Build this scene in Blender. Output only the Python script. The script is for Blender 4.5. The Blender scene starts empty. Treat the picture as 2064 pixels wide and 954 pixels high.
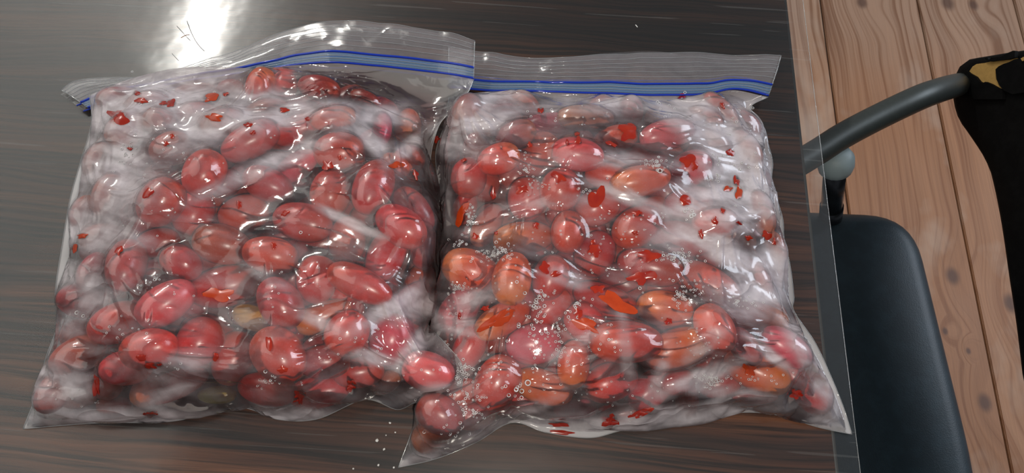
import bpy, bmesh, math, random
import numpy as np
from mathutils import Vector, Matrix, noise as mn
random.seed(7); rng = np.random.default_rng(7)
D = bpy.data; SC = bpy.context.scene; COL = SC.collection
PI = math.pi

# ------------------------------------------------------------ camera, world, lights, exposure
FPX = 1500.0
TILT = math.atan(FPX / 3435.0); ROLL = math.atan(228.0 / 3427.0)
CAM = np.array([0.0, 0.0, 1.136])
FWD = np.array([0, math.sin(TILT), -math.cos(TILT)])
_u0 = np.array([0, math.cos(TILT), math.sin(TILT)]); _r0 = np.array([1.0, 0, 0])
RGT = math.cos(ROLL) * _r0 + math.sin(ROLL) * _u0
UPV = -math.sin(ROLL) * _r0 + math.cos(ROLL) * _u0
cd = D.cameras.new('camera'); cam = D.objects.new('camera', cd); COL.objects.link(cam)
cd.sensor_width = 36; cd.lens = FPX / 2064 * 36; cd.clip_start = 0.01
m = Matrix.Identity(4)
for i in range(3):
    m[i][0] = RGT[i]; m[i][1] = UPV[i]; m[i][2] = -FWD[i]; m[i][3] = CAM[i]
cam.matrix_world = m
SC.camera = cam
w = D.worlds.new('world'); SC.world = w; w.use_nodes = True
w.node_tree.nodes['Background'].inputs[0].default_value = (0.90, 0.92, 0.97, 1)
w.node_tree.nodes['Background'].inputs[1].default_value = 0.24

def area(name, loc, target, sx, sy, watts, col, roll=None, spread=PI):
    l = D.lights.new(name, 'AREA'); l.shape = 'ELLIPSE' if sx < .05 else 'RECTANGLE'; l.size = sx; l.size_y = sy
    l.energy = watts; l.color = col; l.spread = spread
    o = D.objects.new(name, l); COL.objects.link(o); o.location = loc
    o.rotation_euler = (Vector(target) - Vector(loc)).to_track_quat('-Z', 'Y').to_euler()
    return o
# bright half of the ceiling / roof light over the left side of the table
area('roof_light', (-2.35, 1.3, 2.55), (-2.35, 1.3, 0), 2.8, 4.2, 54, (1.0, 1.0, 0.93))
# fluorescent tube that mirrors in the table cover
area('ceiling_tube', (-1.175, 1.98, 2.48), (-1.175, 1.98, 0), 0.085, 1.1, 31, (1.0, 0.97, 0.90))
# window to the right of the table
area('window_light', (1.9, 1.0, 1.75), (0.1, 0.2, 0.7), 1.0, 0.9, 27, (0.80, 0.88, 1.0))
# the phone's own small lamp, beside its lens
area('phone_lamp', tuple(CAM + RGT * 0.012 - UPV * 0.012), tuple(CAM + FWD), 0.009, 0.009, 0.95, (1.0, 0.93, 0.82))
SC.view_settings.view_transform = 'Standard'; SC.view_settings.look = 'None'
SC.view_settings.exposure = 0.0; SC.view_settings.gamma = 1.0; SC.view_settings.use_curve_mapping = False
SC.cycles.transparent_max_bounces = 24; SC.cycles.max_bounces = 10; SC.cycles.transmission_bounces = 8
SC.cycles.use_denoising = True; SC.cycles.caustics_reflective = False; SC.cycles.caustics_refractive = False
SC.cycles.sample_clamp_indirect = 4.0

def ray(px, py):
    return FWD + RGT * ((px - 1032) / FPX) - UPV * ((py - 477) / FPX)
def atz(px, py, z):
    d = ray(px, py); return CAM + d * ((z - CAM[2]) / d[2])
def atx(px, py, x):
    d = ray(px, py); return CAM + d * ((x - CAM[0]) / d[0])
def depth(P): return float(np.dot(np.asarray(P) - CAM, FWD))

# ------------------------------------------------------------ node helpers
class NT:
    def __init__(s, name):
        s.m = D.materials.new(name); s.m.use_nodes = True; s.t = s.m.node_tree; s.t.nodes.clear()
        s.out = s.t.nodes.new('ShaderNodeOutputMaterial')
    def n(s, ty, **kw):
        nd = s.t.nodes.new(ty)
        ins = kw.pop('ins', {})
        for k, v in kw.items(): setattr(nd, k, v)
        for k, v in ins.items(): s.set(nd, k, v)
        return nd
    def set(s, nd, k, v):
        if isinstance(v, bpy.types.NodeSocket): s.t.links.new(v, nd.inputs[k])
        elif isinstance(v, bpy.types.Node): s.t.links.new(v.outputs[0], nd.inputs[k])
        else:
            if isinstance(v, (tuple, list)) and len(v) == 3 and nd.inputs[k].type == 'RGBA': v = (*v, 1)
            nd.inputs[k].default_value = v
    def math(s, op, a, b=0.0, c=None, clamp=False):
        nd = s.n('ShaderNodeMath', operation=op, use_clamp=clamp, ins={0: a, 1: b})
        if c is not None: s.set(nd, 2, c)
        return nd
    def ramp(s, f, stops):
        nd = s.n('ShaderNodeValToRGB', ins={0: f}); cr = nd.color_ramp
        while len(cr.elements) > 1: cr.elements.remove(cr.elements[-1])
        for i, (p, c) in enumerate(stops):
            e = cr.elements[0] if i == 0 else cr.elements.new(p)
            e.position = p; e.color = (*c, 1) if len(c) == 3 else c
        return nd
    def mix(s, f, a, b, blend='MIX'):
        nd = s.n('ShaderNodeMix', data_type='RGBA', blend_type=blend)
        s.set(nd, 0, f); s.set(nd, 6, a); s.set(nd, 7, b)
        return nd.outputs[2]
    def pos(s): return s.n('ShaderNodeNewGeometry').outputs['Position']
    def mapping(s, v, scale=(1, 1, 1), loc=(0, 0, 0), rot=(0, 0, 0)):
        return s.n('ShaderNodeMapping', ins={0: v, 1: loc, 2: rot, 3: scale}).outputs[0]
    def noise(s, v, scale, detail=4, rough=0.55, dist=0.0):
        return s.n('ShaderNodeTexNoise', ins={'Vector': v, 'Scale': scale, 'Detail': detail, 'Roughness': rough, 'Distortion': dist}).outputs[0]
    def bump(s, h, strength, dist=0.001):
        return s.n('ShaderNodeBump', ins={'Strength': strength, 'Distance': dist, 'Height': h}).outputs[0]
    def pbsdf(s, **kw):
        nd = s.n('ShaderNodeBsdfPrincipled')
        for k, v in kw.items(): s.set(nd, k.replace('_', ' '), v)
        return nd
    def done(s, sh):
        s.t.links.new(sh.outputs[0] if isinstance(sh, bpy.types.Node) else sh, s.out.inputs[0]); return s.m

def mat_simple(name, col, rough=0.5, metal=0.0, bump=0.0, bscale=200, spec=0.5):
    t = NT(name); kw = dict(Base_Color=col, Roughness=rough, Metallic=metal)
    nd = t.pbsdf(**kw); t.set(nd, 'Specular IOR Level', spec)
    nz = t.noise(t.pos(), bscale, 4)
    c = t.mix(0.25, col, t.ramp(nz, [(0.3, tuple(x * 0.6 for x in col)), (0.7, tuple(min(1, x * 1.3) for x in col))]).outputs[0])
    t.set(nd, 'Base Color', c)
    if bump: t.set(nd, 'Normal', t.bump(nz, bump))
    return t.done(nd)

# laminate table top: dark rosewood print, grain along x
def mat_laminate():
    t = NT('rosewood_laminate'); p = t.pos()
    warp = t.noise(t.mapping(p, (2.2, 9, 1)), 1.0, 3)
    pw = t.n('ShaderNodeVectorMath', operation='ADD', ins={0: p, 1: t.n('ShaderNodeCombineXYZ', ins={1: t.math('MULTIPLY', t.math('SUBTRACT', warp, 0.5), 0.055)}).outputs[0]}).outputs[0]
    band = t.noise(t.mapping(pw, (2.2, 52, 1)), 1.0, 3, 0.5)
    line = t.noise(t.mapping(pw, (6, 300, 1)), 1.0, 5, 0.65)
    fine = t.noise(t.mapping(p, (18, 480, 1)), 1.0, 3, 0.6)
    c1 = t.ramp(band, [(0.32, (0.040, 0.018, 0.013)), (0.48, (0.090, 0.033, 0.018)), (0.66, (0.21, 0.078, 0.036))]).outputs[0]
    c2 = t.ramp(line, [(0.40, (0.10, 0.09, 0.10)), (0.54, (1, 1, 1)), (0.75, (1.45, 1.3, 1.2))]).outputs[0]
    c = t.mix(0.88, c1, c2, 'MULTIPLY')
    c3 = t.ramp(fine, [(0.35, (0.6, 0.6, 0.6)), (0.6, (1.1, 1.1, 1.1))]).outputs[0]
    c = t.mix(0.5, c, c3, 'MULTIPLY')
    nd = t.pbsdf(Base_Color=c, Roughness=0.6); t.set(nd, 'Specular IOR Level', 0.14)
    return t.done(nd)

# clear soft vinyl cover
def mat_vinyl():
    t = NT('clear_vinyl'); p = t.pos()
    wob = t.noise(p, 22, 3, 0.5)
    fine = t.noise(t.mapping(p, (30, 160, 1), rot=(0, 0, 0.3)), 1, 4, 0.7)
    sc = t.noise(t.mapping(p, (8, 330, 1), rot=(0, 0, 1.1)), 1, 2, 0.5)
    sc2 = t.noise(t.mapping(p, (8, 330, 1), rot=(0, 0, -0.7)), 1, 2, 0.5)
    hz = t.math('MULTIPLY', wob, 0.9)
    scr = t.math('MAXIMUM', t.math('GREATER_THAN', sc, 0.70), t.math('GREATER_THAN', sc2, 0.71))
    h = hz
    nrm = t.bump(h, 0.30, 0.0012)
    g1 = t.n('ShaderNodeBsdfGlossy', ins={'Roughness': 0.12, 'Normal': nrm, 'Color': (1, 1, 1)})
    g2 = t.n('ShaderNodeBsdfGlossy', ins={'Roughness': 0.40, 'Normal': nrm, 'Color': (1, 1, 1)})
    g = t.n('ShaderNodeMixShader', ins={0: 0.45, 1: g1.outputs[0], 2: g2.outputs[0]})
    haze = t.n('ShaderNodeBsdfDiffuse', ins={'Color': (0.55, 0.56, 0.54)})
    clear = t.n('ShaderNodeBsdfTransparent', ins={'Color': (0.97, 0.975, 0.97)})
    body = t.n('ShaderNodeMixShader', ins={0: t.math('ADD', 0.012, t.math('MULTIPLY', scr, 0.05)), 1: clear.outputs[0], 2: haze.outputs[0]})
    fr = t.n('ShaderNodeFresnel', ins={'IOR': 1.58})
    return t.done(t.n('ShaderNodeMixShader', ins={0: fr.outputs[0], 1: body.outputs[0], 2: g.outputs[0]}))

# softwood floor boards, grain along y, with knots and pale worn stains
KNOTS = [(1737, 5, .016), (1910, 6, .020), (1962, 10, .014), (1920, 557, .017), (2037, 612, .018), (1985, 812, .016), (1905, 668, .007), (1952, 708, .006)]
def mat_floor():
    t = NT('worn_pine_boards'); p = t.pos()
    oi = t.n('ShaderNodeObjectInfo')
    off = t.n('ShaderNodeCombineXYZ', ins={0: t.math('MULTIPLY', oi.outputs['Random'], 3.0), 1: t.math('MULTIPLY', oi.outputs['Random'], 17.0)}).outputs[0]
    ksum = None; kf = None
    for (a, b, r) in KNOTS:
        K = atz(a, b, 0.0)
        dv = t.n('ShaderNodeVectorMath', operation='SUBTRACT', ins={0: p, 1: tuple(K)}).outputs[0]
        dv = t.mapping(dv, (1, 0.72, 0))
        ln = t.n('ShaderNodeVectorMath', operation='LENGTH', ins={0: dv}).outputs['Value']
        f = t.n('ShaderNodeMapRange', interpolation_type='SMOOTHSTEP', ins={0: ln, 1: r * 0.95, 2: r * 0.25, 3: 0.0, 4: 1.0}).outputs[0]
        wide = t.n('ShaderNodeMapRange', interpolation_type='SMOOTHSTEP', ins={0: ln, 1: r * 5, 2: 0.0, 3: 0.0, 4: 1.0}).outputs[0]
        kf = f if kf is None else t.math('MAXIMUM', kf, f).outputs[0]
        ksum = wide if ksum is None else t.math('MAXIMUM', ksum, wide).outputs[0]
    pp = t.n('ShaderNodeVectorMath', operation='ADD', ins={0: p, 1: off}).outputs[0]
    warp = t.noise(t.mapping(pp, (4, 1.3, 1)), 1, 3)
    disp = t.math('ADD', t.math('MULTIPLY', t.math('SUBTRACT', warp, 0.5), 0.085), t.math('MULTIPLY', ksum, 0.03))
    pw = t.n('ShaderNodeVectorMath', operation='ADD', ins={0: pp, 1: t.n('ShaderNodeCombineXYZ', ins={0: disp}).outputs[0]}).outputs[0]
    rings = t.noise(t.mapping(pw, (140, 1.5, 1)), 1, 2, 0.5)
    soft = t.noise(t.mapping(pw, (14, 0.8, 1)), 1, 3)
    fib = t.noise(t.mapping(pp, (420, 7, 1)), 1, 3, 0.6)
    blot = t.noise(t.mapping(pp, (6.5, 4, 1)), 1, 4, 0.6)
    c = t.ramp(soft, [(0.3, (0.24, 0.108, 0.052)), (0.55, (0.33, 0.160, 0.082)), (0.75, (0.39, 0.215, 0.125))]).outputs[0]
    c = t.mix(0.75, c, t.ramp(rings, [(0.36, (0.74, 0.64, 0.56)), (0.47, (1, 1, 1)), (0.75, (1.15, 1.14, 1.12))]).outputs[0], 'MULTIPLY')
    c = t.mix(0.5, c, t.ramp(fib, [(0.3, (0.75, 0.75, 0.75)), (0.6, (1.05, 1.05, 1.05))]).outputs[0], 'MULTIPLY')
    c = t.mix(t.ramp(blot, [(0.54, (0, 0, 0)), (0.70, (0.42, 0.42, 0.42))]).outputs[0], c, (0.52, 0.42, 0.34))
    # the darker water-stained stretch near the far end
    sx = t.n('ShaderNodeSeparateXYZ', ins={0: p})
    yy = t.math('ADD', sx.outputs[1], t.math('MULTIPLY', blot, 0.25))
    dk = t.n('ShaderNodeMapRange', interpolation_type='SMOOTHSTEP', ins={0: yy, 1: 0.85, 2: 1.15, 3: 0.0, 4: 0.55}).outputs[0]
    c = t.mix(dk, c, t.ramp(rings, [(0.38, (0.14, 0.085, 0.06)), (0.55, (0.30, 0.22, 0.17))]).outputs[0])
    c = t.mix(t.math('MULTIPLY', kf, 0.8), c, (0.075, 0.038, 0.028))
    nrm = t.bump(rings, 0.25, 0.002)
    nd = t.pbsdf(Base_Color=c, Roughness=t.math('ADD', 0.42, t.math('MULTIPLY', blot, 0.2)), Normal=nrm); t.set(nd, 'Specular IOR Level', 0.25)
    return t.done(nd)

def mat_tomato():
    t = NT('tomato_skin'); oi = t.n('ShaderNodeObjectInfo'); tc = t.n('ShaderNodeTexCoord').outputs['Object']
    sx = t.n('ShaderNodeSeparateXYZ', ins={0: tc})
    nz = t.noise(t.n('ShaderNodeVectorMath', operation='ADD', ins={0: tc, 1: t.n('ShaderNodeCombineXYZ', ins={0: oi.outputs['Random']}).outputs[0]}).outputs[0], 90, 4, 0.6)
    tip = t.n('ShaderNodeMapRange', interpolation_type='SMOOTHSTEP', ins={0: t.math('ADD', sx.outputs[0], t.math('MULTIPLY', nz, 0.008)), 1: 0.0, 2: 0.020, 3: 0.0, 4: 1.0}).outputs[0]
    tipf = t.math('MULTIPLY', tip, oi.outputs['Alpha'])
    c = t.mix(tipf, oi.outputs['Color'], (0.78, 0.27, 0.025))
    c = t.mix(0.45, c, t.ramp(nz, [(0.3, (0.75, 0.6, 0.6)), (0.7, (1.25, 1.1, 1.1))]).outputs[0], 'MULTIPLY')
    fr = t.noise(tc, 700, 3, 0.7)
    c = t.mix(t.ramp(fr, [(0.55, (0, 0, 0)), (0.75, (0.10, 0.10, 0.10))]).outputs[0], c, (0.9, 0.75, 0.75))
    nd = t.pbsdf(Base_Color=c, Roughness=0.33)
    t.set(nd, 'Subsurface Weight', 0.18); t.set(nd, 'Subsurface Radius', (0.008, 0.002, 0.001)); t.set(nd, 'Subsurface Scale', 0.6)
    t.set(nd, 'Coat Weight', 0.3); t.set(nd, 'Coat Roughness', 0.25)
    t.set(nd, 'Normal', t.bump(t.noise(tc, 160, 3), 0.15, 0.001))
    return t.done(nd)

# polythene film: clear where wet, milky where frosted ("fog" is where frost clings to it)
def mat_film(name, ior=1.46, rough=0.06, bmp=0.55):
    t = NT(name); p = t.pos()
    fog = t.n('ShaderNodeAttribute', attribute_name='fog').outputs['Fac']
    mic = t.noise(p, 900, 3, 0.6)
    wn = t.noise(t.mapping(p, (22, 44, 28), rot=(0, 0, 0.5)), 1, 2, 0.4, 1.0)
    wr = t.math('POWER', t.math('SUBTRACT', 1.0, t.math('ABSOLUTE', t.math('MULTIPLY', t.math('SUBTRACT', wn, 0.5), 4.0)), clamp=True), 3.0)
    clump = t.noise(p, 160, 4, 0.65)
    fg = t.math('MULTIPLY', fog, t.math('ADD', 0.70, t.math('MULTIPLY', clump, 0.6)), clamp=True)
    nrm = t.bump(t.math('ADD', t.math('MULTIPLY', wr, 0.9), t.math('MULTIPLY', mic, 0.03)), bmp, 0.0016)
    clear = t.n('ShaderNodeBsdfTransparent', ins={'Color': (0.985, 0.985, 0.985)})
    dif = t.n('ShaderNodeBsdfDiffuse', ins={'Color': (0.80, 0.73, 0.76), 'Normal': nrm})
    trl = t.n('ShaderNodeBsdfTranslucent', ins={'Color': (0.82, 0.72, 0.74), 'Normal': nrm})
    milky = t.n('ShaderNodeMixShader', ins={0: 0.35, 1: dif.outputs[0], 2: trl.outputs[0]})
    body = t.n('ShaderNodeMixShader', ins={0: fg, 1: clear.outputs[0], 2: milky.outputs[0]})
    gl = t.n('ShaderNodeBsdfGlossy', ins={'Roughness': t.math('ADD', rough, t.math('MULTIPLY', fog, 0.10)), 'Normal': nrm, 'Color': (1, 1, 1)})
    fr = t.n('ShaderNodeFresnel', ins={'IOR': ior, 'Normal': nrm})
    return t.done(t.n('ShaderNodeMixShader', ins={0: t.math('MULTIPLY', fr, 1.05, clamp=True), 1: body.outputs[0], 2: gl.outputs[0]}))

def mat_clear_strip(name, col, op):
    t = NT(name); p = t.pos()
    clear = t.n('ShaderNodeBsdfTransparent', ins={'Color': (1, 1, 1)})
    dif = t.n('ShaderNodeBsdfDiffuse', ins={'Color': col})
    trl = t.n('ShaderNodeBsdfTranslucent', ins={'Color': col})
    mk = t.n('ShaderNodeMixShader', ins={0: 0.4, 1: dif.outputs[0], 2: trl.outputs[0]})
    body = t.n('ShaderNodeMixShader', ins={0: op, 1: clear.outputs[0], 2: mk.outputs[0]})
    gl = t.n('ShaderNodeBsdfGlossy', ins={'Roughness': 0.10, 'Color': (1, 1, 1)})
    fr = t.n('ShaderNodeFresnel', ins={'IOR': 1.5})
    return t.done(t.n('ShaderNodeMixShader', ins={0: fr.outputs[0], 1: body.outputs[0], 2: gl.outputs[0]}))

def mat_juice():
    t = NT('tomato_juice'); nz = t.noise(t.pos(), 120, 3)
    oi = t.n('ShaderNodeObjectInfo')
    c = t.mix(0.35, oi.outputs['Color'], t.ramp(nz, [(0.3, (0.18, 0.005, 0.003)), (0.7, (0.46, 0.045, 0.008))]).outputs[0])
    nd = t.pbsdf(Base_Color=c, Roughness=0.22)
    return t.done(nd)

def mat_wetback():
    t = NT('juice_wetted_film')
    clear = t.n('ShaderNodeBsdfTransparent', ins={'Color': (0.9, 0.55, 0.5)})
    dif = t.n('ShaderNodeBsdfDiffuse', ins={'Color': (0.42, 0.16, 0.15)})
    nz = t.noise(t.pos(), 60, 4)
    body = t.n('ShaderNodeMixShader', ins={0: t.math('MULTIPLY', nz, 0.9), 1: clear.outputs[0], 2: dif.outputs[0]})
    fg = t.n('ShaderNodeAttribute', attribute_name='fog').outputs['Fac']
    c2 = t.n('ShaderNodeBsdfTransparent', ins={'Color': (1, 1, 1)}); d2 = t.n('ShaderNodeBsdfDiffuse', ins={'Color': (0.84, 0.82, 0.83)})
    b2 = t.n('ShaderNodeMixShader', ins={0: 0.45, 1: c2.outputs[0], 2: d2.outputs[0]})
    body = t.n('ShaderNodeMixShader', ins={0: fg, 1: body.outputs[0], 2: b2.outputs[0]})
    gl = t.n('ShaderNodeBsdfGlossy', ins={'Roughness': 0.15})
    return t.done(t.n('ShaderNodeMixShader', ins={0: 0.04, 1: body.outputs[0], 2: gl.outputs[0]}))

def mat_vinylseat(name, col, rough, spec=0.5):
    t = NT(name); p = t.pos()
    nz = t.noise(p, 60, 5, 0.7); gr = t.n('ShaderNodeTexVoronoi', ins={'Vector': p, 'Scale': 900}).outputs[0]
    c = t.mix(t.ramp(nz, [(0.45, (0, 0, 0)), (0.75, (0.6, 0.6, 0.6))]).outputs[0], col, tuple(x * 1.9 + 0.004 for x in col))
    nd = t.pbsdf(Base_Color=c, Roughness=rough, Normal=t.bump(gr, 0.15, 0.0005)); t.set(nd, 'Specular IOR Level', spec)
    return t.done(nd)

M = dict(
    wet=mat_wetback(),
    lam=mat_laminate(), vinyl=mat_vinyl(), floor=mat_floor(), tom=mat_tomato(),
    film=mat_film('polythene_film'), strip=mat_film('zip_lip_film', 1.45, 0.10, 0.12),
    blue=mat_clear_strip('blue_zip_plastic', (0.010, 0.055, 0.62), 0.95),
    track=mat_clear_strip('pale_blue_zip_plastic', (0.22, 0.45, 0.78), 0.42),
    rib=mat_clear_strip('clear_rib_plastic', (0.85, 0.88, 0.92), 0.38),
    seam=mat_clear_strip('heat_seam', (0.8, 0.82, 0.84), 0.35),
    juice=mat_juice(), bubble=mat_clear_strip('bubble_rim', (1.0, 0.98, 0.97), 0.85),
    seat=mat_vinylseat('navy_seat_vinyl', (0.006, 0.018, 0.027), 0.46),
    back=mat_vinylseat('black_leathercloth', (0.0012, 0.0011, 0.0012), 0.7, 0.12),
    tube=mat_simple('grey_painted_steel', (0.045, 0.052, 0.048), 0.45, 0.3, 0.05, 300),
    post=mat_simple('dark_steel', (0.035, 0.038, 0.045), 0.30, 0.7, 0.05, 200),
    joint=mat_simple('pale_grey_plastic', (0.30, 0.37, 0.38), 0.5, 0, 0.05, 60),
    screw=mat_simple('worn_screw', (0.16, 0.14, 0.12), 0.35, 0.8),
    foam=mat_simple('yellowed_foam', (0.40, 0.235, 0.065), 0.9, 0, 0.5, 260),
    edge=mat_simple('grey_edge_band', (0.075, 0.075, 0.075), 0.45),
    dark=mat_simple('dark_scratch', (0.03, 0.022, 0.018), 0.6),
    rust=mat_simple('rust_scratch', (0.30, 0.12, 0.05), 0.6),
    ice=mat_simple('ice_crumb', (0.85, 0.84, 0.80), 0.15),
)

# ------------------------------------------------------------ object helpers
def mesh_obj(name, verts, faces, mat, parent=None, smooth=True):
    me = D.meshes.new(name)
    if isinstance(verts, np.ndarray): verts = verts.tolist()
    if isinstance(faces, np.ndarray): faces = faces.tolist()
    me.from_pydata(verts, [], faces); me.update()
    if smooth: me.polygons.foreach_set('use_smooth', [True] * len(me.polygons))
    me.materials.append(mat)
    o = D.objects.new(name, me); COL.objects.link(o)
    if parent is not None: o.parent = parent
    return o
def bm_obj(name, bm, mat, parent=None, smooth=True):
    me = D.meshes.new(name); bm.to_mesh(me); bm.free()
    if smooth: me.polygons.foreach_set('use_smooth', [True] * len(me.polygons))
    me.materials.append(mat)
    o = D.objects.new(name, me); COL.objects.link(o)
    if parent is not None: o.parent = parent
    return o
def empty(name, label, cat, group=None, kind=None):
    o = D.objects.new(name, None); COL.objects.link(o)
    tag(o, label, cat, group, kind); return o
def tag(o, label=None, cat=None, group=None, kind=None):
    if label: o['label'] = label
    if cat: o['category'] = cat
    if group: o['group'] = group
    if kind: o['kind'] = kind
def box(name, lo, hi, mat, parent=None, bev=0.0, seg=2):
    bm = bmesh.new(); bmesh.ops.create_cube(bm, size=1)
    for v in bm.verts:
        v.co = Vector([(lo[i] + hi[i]) / 2 + v.co[i] * (hi[i] - lo[i]) for i in range(3)])
    if bev: bmesh.ops.bevel(bm, geom=bm.edges[:], offset=bev, segments=seg, affect='EDGES', profile=0.6)
    return bm_obj(name, bm, mat, parent, smooth=False)
def tube(name, pts, r, mat, parent=None, n=10, caps=True, cols=None):
    pts = [Vector(p) for p in pts]; rs = r if isinstance(r, (list, tuple)) else [r] * len(pts)
    V = []; Fc = []; up = Vector((0, 0, 1))
    for i, p in enumerate(pts):
        d = (pts[min(i + 1, len(pts) - 1)] - pts[max(i - 1, 0)]).normalized()
        a = d.cross(up)
        if a.length < 0.1: a = d.cross(Vector((1, 0, 0)))
        a.normalize(); b = d.cross(a).normalized()
        for k in range(n):
            an = 2 * PI * k / n; V.append(p + a * (math.cos(an) * rs[i]) + b * (math.sin(an) * rs[i]))
    for i in range(len(pts) - 1):
        for k in range(n):
            k2 = (k + 1) % n; Fc.append((i * n + k, i * n + k2, (i + 1) * n + k2, (i + 1) * n + k))
    if caps: Fc.append(tuple(range(n))[::-1]); Fc.append(tuple((len(pts) - 1) * n + k for k in range(n)))
    return mesh_obj(name, [tuple(v) for v in V], Fc, mat, parent)
def catmull(P, n):
    P = np.asarray(P, float); Q = np.vstack([2 * P[0] - P[1], P, 2 * P[-1] - P[-2]]); out = []
    for i in range(len(P) - 1):
        a, b, c, d = Q[i:i + 4]
        for s in np.linspace(0, 1, 12, endpoint=False):
            out.append(0.5 * ((2 * b) + (c - a) * s + (2 * a - 5 * b + 4 * c - d) * s * s + (3 * b - a - 3 * c + d) * s ** 3))
    out.append(P[-1]); out = np.array(out)
    L = np.r_[0, np.cumsum(np.linalg.norm(np.diff(out, axis=0), axis=1))]
    q = np.linspace(0, L[-1], n)
    return np.stack([np.interp(q, L, out[:, k]) for k in range(out.shape[1])], 1)
def w3(lst, zdef):
    return np.array([atz(p[0], p[1], p[2] if len(p) > 2 else zdef) for p in lst])

# ------------------------------------------------------------ floor
fl = box('floor', (-1.6, -1.2, -0.03), (2.3, 2.2, -0.006), M['dark']); tag(fl, kind='structure')
PX = [(0.573 - 0.193 * 3) + 0.193 * i for i in range(10)]
for i in range(len(PX) - 1):
    x0, x1 = PX[i], PX[i + 1]
    bm = bmesh.new()
    bmesh.ops.create_cube(bm, size=1)
    for v in bm.verts:
        v.co = Vector(((x0 + x1) / 2 + v.co.x * (x1 - x0 - 0.0035), 0.5 + v.co.y * 3.3, -0.01 + v.co.z * 0.02))
    bmesh.ops.bevel(bm, geom=[e for e in bm.edges if all(v.co.z > -0.005 for v in e.verts)], offset=0.0014, segments=2, affect='EDGES')
    bm_obj('plank', bm, M['floor'], fl, smooth=False)

# ------------------------------------------------------------ table and its cover
XE = 0.1945; ZT = 0.7014
tb = empty('table', 'dark rosewood-patterned laminate table under both bags', 'table')
box('tabletop', (-0.95, -0.30, 0.668), (XE - 0.0022, 0.56, 0.700), M['lam'], tb)
box('edge_band', (XE - 0.0021, -0.30, 0.668), (XE, 0.56, 0.6996), M['edge'], tb, 0.0008)
for sx_, sy_ in ((-0.9, -0.25), (-0.9, 0.5), (0.10, -0.25), (0.10, 0.5)):
    box('leg', (sx_, sy_, 0.0), (sx_ + 0.04, sy_ + 0.04, 0.668), M['post'], tb, 0.002)
bm = bmesh.new()
nx, ny = 60, 46; x0, x1, y0, y1 = -0.955, XE + 0.0115, -0.305, 0.565
V = []; Fc = []
for j in range(ny + 1):
    for i in range(nx + 1):
        x = x0 + (x1 - x0) * i / nx; y = y0 + (y1 - y0) * j / ny
        z = ZT if x < XE else ZT - 0.0006 * ((x - XE) / 0.0115) ** 2
        V.append((x, y, z))
for j in range(ny):
    for i in range(nx):
        a = j * (nx + 1) + i; Fc.append((a, a + 1, a + nx + 2, a + nx + 1))
bm.free()
cv = mesh_obj('table_cover', V, Fc, M['vinyl']); tag(cv, 'clear scratched vinyl sheet covering the table and overhanging its edge', 'table cover')
tube('cut_edge', [(x1, y, ZT - 0.0004) for y in np.linspace(y0, y1, 24)], 0.00022, M['seam'], cv, 6)
for pts, mt, r in [([(377, 42), (384, 62), (393, 80), (401, 92), (412, 103)], 'dark', .00022), ([(357, 53), (367, 64), (378, 76), (384, 82)], 'dark', .00020),
                   ([(347, 108), (353, 115), (360, 122)], 'dark', .00018), ([(365, 76), (374, 71), (382, 70)], 'rust', .00022), ([(1281, 50), (1285, 55)], 'ice', .0003)]:
    P = w3(pts, ZT + 0.0001); tube('scratch', catmull(P, 10), r, M[mt], cv, 5)

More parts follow.
